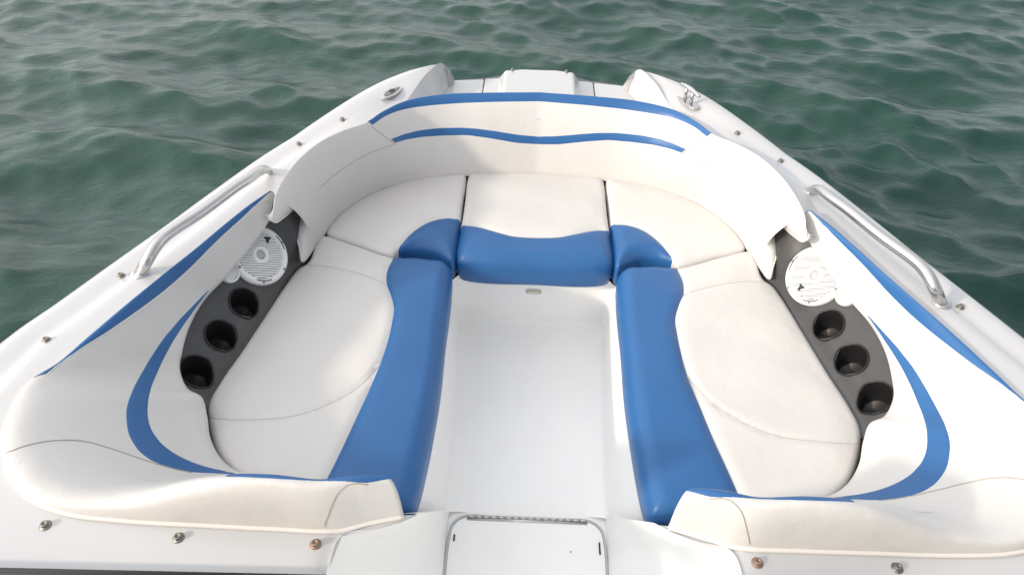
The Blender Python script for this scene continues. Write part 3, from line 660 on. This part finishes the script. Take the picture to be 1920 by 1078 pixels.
# courtesy light on the front riser
LI = bvh_grid(np.vstack([LN, mir(LN)[::-1]]))
q, nn, _, _ = LI.find_nearest(Vector((0.004, 1.82, .205)))
if nn.y > 0: nn = -nn
Fm = frame(q, nn)
def rrect(w_, h_, r, n=6):
    P = []
    for cx, cy, a0 in ((w_-r, h_-r, 0), (-w_+r, h_-r, 90), (-w_+r, -h_+r, 180), (w_-r, -h_+r, 270)):
        P += [(cx+r*math.cos(R(a0+90*i/n)), cy+r*math.sin(R(a0+90*i/n))) for i in range(n+1)]
    return P
cl = Mesh().prism(rrect(.029, .0135, .0125), -.004, .004, Fm).make('courtesy_light', STEEL, boat, smooth=False, bevel=.0015)
Mesh().prism(rrect(.0175, .0075, .004), .004, .0065, Fm).make('light_lens', LENS, cl, smooth=False, bevel=.001)
for s in (-1, 1):
    Mesh().lathe([(.0026, .004), (.0024, .0055), (.001, .006)], Fm @ Matrix.Translation((s*.023, 0, 0)), 10).make('screw', DULL, cl)

# side panels with cup holders and speakers
PO, PI_ = cr(D['pan_o'], 90), cr(D['pan_i'], 90)
def panel(sgn):
    poly = np.vstack([PO[:, :2], PI_[::-1][:, :2]])
    # tilted-circle holes, seen in plan
    holes3 = []
    for c in D['cups']:
        M = frame(c[:3], c[3:])
        holes3.append(np.array([tuple(M @ Vector((.0455*math.cos(a), .0455*math.sin(a), 0))) for a in np.linspace(0, 2*math.pi, 40, endpoint=False)]))
    V, F = cdt(poly, (), .011, (), holes3)
    dO, dI = seg_dist(V, PO, False), seg_dist(V, PI_, False)
    def zat(P, C):
        D2 = ((P[:, None]-C[None, :, :2])**2).sum(2); return C[D2.argmin(1), 2]
    t = dI/np.maximum(1e-9, dI+dO)
    z = zat(V, PI_)*(1-t)+zat(V, PO)*t
    z += .010*np.exp(-((dI-.035)/.014)**2)-.008*np.exp(-((dI-.012)/.01)**2)
    V3 = np.c_[V, z]
    sx = np.array([sgn, 1, 1])
    o = build('speaker_panel', V3*sx, F, DARK, boat, True)
    T = BVHTree.FromPolygons([Vector(v) for v in V3], [tuple(map(int, f)) for f in F])
    for c, h3 in zip(D['cups'], holes3):
        ring = []
        for p in h3:
            q = T.find_nearest(Vector(p))[0]; ring.append(np.array(q))
        ring = np.array(ring); ax = np.array(c[3:])*.5+np.array([0, 0, .62]); ax /= np.linalg.norm(ax)
        n = len(ring); rows = []
        cc = ring.mean(0)
        nn = np.array(c[3:])
        for (k, dn, up) in ((1.07, 0, .001), (1.05, 0, .0045), (1.0, 0, .005), (.96, 0, .001), (.93, .02, 0), (.90, .07, 0), (.80, .075, 0), (.0, .075, 0)):
            rows.append(cc+(ring-cc)*k-ax*dn+nn*up)
        G = np.stack([np.vstack([r, r[:1]]) for r in rows], 1)
        Mesh().grid(G*sx).make('cup_holder', BLACK, o, weld=1e-6)
    return o
def speaker(sgn):
    s = D['spk'][0]; n = Vector((s[3]*sgn, s[4], s[5]))
    n = (n+Vector((0, -.08, .12))).normalized()
    M = frame((s[0]*sgn, s[1], s[2]), n, (0, .655, .754))
    rt = boat
    ring = Mesh().lathe([(.060, .002), (.093, .0), (.094, .012), (.091, .021), (.086, .025), (.079, .025), (.0745, .021), (.073, .012)], M, 64, cap=False).make('speaker', WPLAS, rt)
    back = Mesh().lathe([(.074, .0115), (.0, .0115)], M, 48, cap=False).make('speaker_backing', SLOT, ring)
    gr = Mesh()
    k = 20
    for i in range(k):
        y = -.068+.136*i/(k-1); hw = math.sqrt(max(0, .0735**2-y*y))
        for a, b in (((-hw, -.024), (.024, hw)) if abs(y) < .016 else ((-hw, hw),)):
            gr.box(((a+b)/2, y, .0165+.004*(1-(y/.07)**2)), ((b-a)/2, .0024, .0022), M)
    gr.lathe([(.027, .012), (.027, .0215), (.0245, .0245), (.017, .0245), (.0145, .021), (.0145, .016)], M, 32, cap=False)
    gr.make('grille', WPLAS, ring, smooth=False)
    Mesh().lathe([(.0145, .0165), (.012, .0200), (.007, .0222), (.001, .023)], M, 24).make('centre_cap', GREY, ring)
    for i in range(6):
        a = R(30+60*i)
        Mesh().lathe([(.0042, .0245), (.0038, .0265), (.0015, .0272)], M @ Matrix.Translation((.0845*math.cos(a), .0845*math.sin(a), 0)), 12).make('screw', DULL, ring)
    # long slots cast in the rim
    for i in range(3):
        P = []
        a0 = R(255+120*i)
        for q in range(13):
            a = a0+R(34)*q/12; P.append(tuple(M @ Vector((.0815*math.cos(a), .0815*math.sin(a), .0248))))
        Mesh().tube(P, .0020, 6).make('rim_slot', SLOT, ring)
    # maker's mark: two mirrored hooks
    ang = R(62) if sgn > 0 else R(228)
    ML = M @ Matrix.Translation((.054*math.cos(ang), .054*math.sin(ang), 0)) @ Matrix.Rotation(R(-4) if sgn > 0 else R(-38), 4, 'Z')
    lg = Mesh()
    for q in (-1, 1):
        P = [(q*.0008, -.0095), (q*.0042, -.0095), (q*.0042, .0035), (q*.0098, .0035), (q*.0098, .0068), (q*.0060, .0085), (q*.0008, .0085)]
        lg.prism(P if q > 0 else P[::-1], .019, .0238, ML)
    lg.make('maker_mark', BLACK, ring, smooth=False)
    t = D['twt'][0]; n2 = Vector((t[3]*sgn, t[4], t[5]))
    M2 = frame((t[0]*sgn, t[1], t[2]), n2)
    tw = Mesh().lathe([(.031, 0), (.031, .010), (.028, .014), (.024, .014), (.023, .010)], M2, 36, cap=False).make('tweeter', WPLAS, rt)
    tg = Mesh().lathe([(.0235, .008), (0, .008)], M2, 30, cap=False)
    for i in range(6):
        y = -.018+.036*i/5; hw = math.sqrt(max(0, .0235**2-y*y)); tg.box((0, y, .0095), (hw, .0018, .0012), M2)
    tg.make('tweeter_grille', WPLAS, tw, smooth=False)
for s in (1, -1):
    panel(s); speaker(s)

# grab rails on the gunwales
for s in (1, -1):
    P = cr(D['rail'], 90)
    q = P*np.array([s, 1, 1])
    t = np.linspace(0, 1, len(P))
    rad = np.interp(t, [0, .04, .12, .85, 1], [.012, .0125, .0145, .0155, .0145])
    gr_ = Mesh().tube(q, rad, 18).make('grab_rail', STEEL, boat)
    for e, rr in ((D['rail'][0], .022), (D['rail'][-1], .024)):
        Mesh().lathe([(rr, -.002), (rr, .003), (rr*.8, .0055), (rr*.5, .006)], Matrix.Translation((e[0]*s, e[1], deckp((e[0], e[1])))) , 24).make('rail_foot', STEEL, gr_)

# snap fasteners for the bow cover
def snap(p, rusty=False):
    M = Matrix.Translation((p[0], p[1], deckp(p)-.001))
    o = Mesh().lathe([(.0105, 0), (.0105, .002), (.0082, .003), (.0065, .0036), (.0064, .0062), (.0072, .0078), (.0062, .0095), (.0032, .0095), (.003, .0075)], M, 20).make('snap_fastener', RUST if rusty else DULL, boat)
    if rusty: o['label'] = 'rusty brown snap fastener'
    return o
for i, p in enumerate(D['snap_deck']):
    snap(p, i == 2); snap(p*np.array([-1, 1, 1]), i == 2)
for p in D['snap_gun']:
    snap(p); snap(p*np.array([-1, 1, 1]))

# mooring cleats: port one folded flush, starboard one popped up
gd = GUN[np.argmin(np.linalg.norm(GUN[:, :2]-D['cleat_closed'][0][:2], axis=1))]
tang = GUN[215]-GUN[195]; ang = math.atan2(tang[1], tang[0])
c0 = D['cleat_closed'][0]
def cleat(sgn, up):
    a = ang if sgn > 0 else math.pi-ang
    M = Matrix.Translation((c0[0]*sgn, c0[1], deckp(c0)-.002)) @ Matrix.Rotation(a, 4, 'Z')
    ov = [(.062*math.cos(q), .024*math.sin(q)) for q in np.linspace(0, 2*math.pi, 40, endpoint=False)]
    b = Mesh().prism(ov, 0, .007, M).make('cleat', STEEL, boat, smooth=False, bevel=.003)
    b['label'] = 'steel cleat popped up on two posts' if up else 'steel cleat folded flush with the deck'
    if up:
        P = [(-.058, 0, .050), (-.03, 0, .054), (0, 0, .055), (.03, 0, .054), (.058, 0, .050)]
        Mesh().tube([tuple(M @ Vector(p)) for p in cr(P, 24)], np.interp(np.linspace(-1, 1, 24), [-1, 0, 1], [.006, .0095, .006]), 12).make('cleat_bar', STEEL, b)
        for x in (-.02, .02):
            Mesh().tube([tuple(M @ Vector((x, 0, z_))) for z_ in (.004, .03, .052)], .0065, 12).make('cleat_post', STEEL, b)
    else:
        Mesh().prism([(.046*math.cos(q), .015*math.sin(q)) for q in np.linspace(0, 2*math.pi, 32, endpoint=False)], .0065, .0085, M).make('cleat_well', DULL, b, smooth=False)
        Mesh().prism(rrect(.012, .008, .004), .008, .0105, M).make('cleat_button', BLACK, b, smooth=False, bevel=.001)
cleat(1, False); cleat(-1, True)

# windscreen along the bulkhead, just behind the view
for s in (1, -1):
    fr = Mesh()
    a, b = np.array([s*.36, .538, .682]), np.array([s*1.12, .522, .682])
    ta, tb = np.array([s*.40, .06, 1.17]), np.array([s*1.06, -.06, 1.14])
    side_b, side_t = np.array([s*1.18, -.75, .685]), np.array([s*1.06, -.85, 1.05])
    fr.tube([a, b], .013, 8); fr.tube([a, ta], .014, 8); fr.tube([ta, tb], .014, 8); fr.tube([b, tb], .014, 8)
    fr.tube([b, side_b], .013, 8); fr.tube([tb, side_t], .014, 8)
    ws = fr.make('windscreen_frame', BLACK, boat)
    nrm = np.cross(b-a, ta-a); nrm /= np.linalg.norm(nrm)
    def pane(q):
        q = np.array(q); n_ = np.cross(q[1]-q[0], q[3]-q[0]); n_ /= np.linalg.norm(n_)
        V = np.vstack([q+n_*.002, q-n_*.002])
        Mesh().add(V, [(0, 1, 2, 3), (4, 5, 6, 7)]+[(i, (i+1) % 4, 4+(i+1) % 4, 4+i) for i in range(4)]).make('windscreen_pane', GLASS, ws, smooth=False)
    pane([a, b, tb, ta]); pane([b, side_b, side_t, tb])

# ------------------------------------------------------------------ upholstery
BK = backrest_grid(D['bk_t'], D['bk_b'], D['bk_e'])
BK[-1, :, 0] = 0
def full(A): return np.vstack([A, mir(A)[::-1][1:]])
back = empty('bow_backrest', (0, 2.3, .43), 'white wraparound bow backrest with two blue bands and forked swallow tail ends', 'backrest')
BF = full(BK)
back_skin = Mesh().grid(BF); bvB = bvh_grid(BF)
back_skin.make('upholstery', VINYL, back)
hi = D['bk_band_lo'].copy(); hi[-1, 0] = 0
overlay_rows('blue_band', BF, full(cr(hi, 60)), 5, BLUE, back)
a_, b_ = D['bk_str_hi'].copy(), D['bk_str_lo'].copy(); a_[-1, 0] = b_[-1, 0] = 0
overlay('blue_stripe', bvB, full(cr(a_, 80)), full(cr(b_, 80)), BLUE, back, 200, 8)
for s in (1, -1):
    sx = np.array([s, 1, 1])
    stitch('seam', bvB, D['bk_seam_a']*sx, SEAM, back, .0012)
    stitch('seam', bvB, D['bk_seam_b']*sx, SEAM, back, .0009)
    tailp = np.array([BK[18, j] for j in range(4, BK.shape[1]-3)])*sx
    Mesh().tube(tailp+np.array([0, -.001, 0]), .0028, 8).make('piping', PIPE, back)

BO = bolster_grid(D['bol_o'], D['bol_i'], D['bol_h'])
def side_bolster(s, label):
    sx = np.array([s, 1, 1]); G = BO*sx
    r = empty('side_bolster', tuple(D['bol_o'][8]*sx), label, 'bolster', 'padded side bolsters of the bow')
    m = Mesh().grid(G)
    for e in (0, -1):                                  # close both ends
        m.add(G[e], [tuple(range(G.shape[1]))])
    m.make('upholstery', VINYL, r)
    bv = bvh_grid(G)
    bi = D['bo_band_in']
    overlay_rows('blue_band', G[:114], cr(bi*sx, 90), 4, BLUE, r, head=40)
    overlay('blue_stripe', bv, D['bo_str_out']*sx, D['bo_str_in']*sx, BLUE, r, 160, 10)
    # the stripe runs on along the hidden face of the aft pad and shows at its inboard end
    K = BO.shape[0]
    overlay_rows('blue_stripe', G[120:], cr(D['bo_sliver']*sx, 90), 34, BLUE, r)
    stitch('seam', bv, D['bo_seam']*sx, SEAM, r, .0012)
    stitch('seam', bv, D['bo_end']*sx, SEAM, r, .0011)
    stitch('seam', bv, bi*sx, PIPE, r, .0012)
    P = np.array([BO[i, 1] for i in range(75, K)])*sx+np.array([0, 0, -.003])
    P[:, 2] = np.maximum(P[:, 2], deckh(P)+.004)
    Mesh().tube(P, .0055, 8).make('piping', PIPE, r)
side_bolster(1, 'white padded side bolster with blue bands, in shade, around the charcoal cup holder panel')
side_bolster(-1, 'white padded side bolster with blue bands, in warm sunlight, around the brownish cup holder panel')

TOP = .42
GRP = 'fitted bow seat cushions'
def seat(name, key, blue, seams, label, s=1, far=None):
    sx = np.array([s, 1, 1]); o = D[key]*sx
    c = o.mean(0); r = empty(name, (c[0], c[1], TOP-.11), label, 'seat cushion', GRP)
    return cushion(r, o, TOP, .115, .042, (D[blue]*sx, np.array(far)*sx[:2]) if blue else None, [D[q]*sx for q in seams])
FAR_SIDE = [(-.45, .60), (.2, .60), (.2, 2.0), (-.2, 2.2)]
FAR_CORN = [(-.45, 1.65), (.2, 1.65), (.2, 2.08)]
for s, a, b in ((1, 'port', 'shaded'), (-1, 'starboard', 'sunlit')):
    seat('side_seat_cushion', 'side', 'side_blue', ('side_seam_a', 'side_seam_b'),
         'long white and blue seat cushion beside the %s' % ('dark charcoal cup holder panel in shade' if s > 0 else 'brownish sunlit cup holder panel'), s, FAR_SIDE)
    seat('corner_seat_cushion', 'corner', 'corner_blue', (),
         'curved white corner seat cushion with small blue front, %s of the middle cushion' % ('left' if s > 0 else 'right'), s, FAR_CORN)
co = D['centre'].copy(); co[0, 0] = 0; co[-1, 0] = 0
cfull = np.vstack([co, mir(co[1:-1])[::-1]])
cb = D['centre_blue'].copy(); cb[-1, 0] = 0
cbf = full(cb)
D['centre'] = cfull; D['centre_blue'] = cbf
seat('centre_seat_cushion', 'centre', 'centre_blue', (), 'square white bow seat cushion with wide blue front roll above the courtesy light', 1, [(.5, 1.6), (-.5, 1.6)])
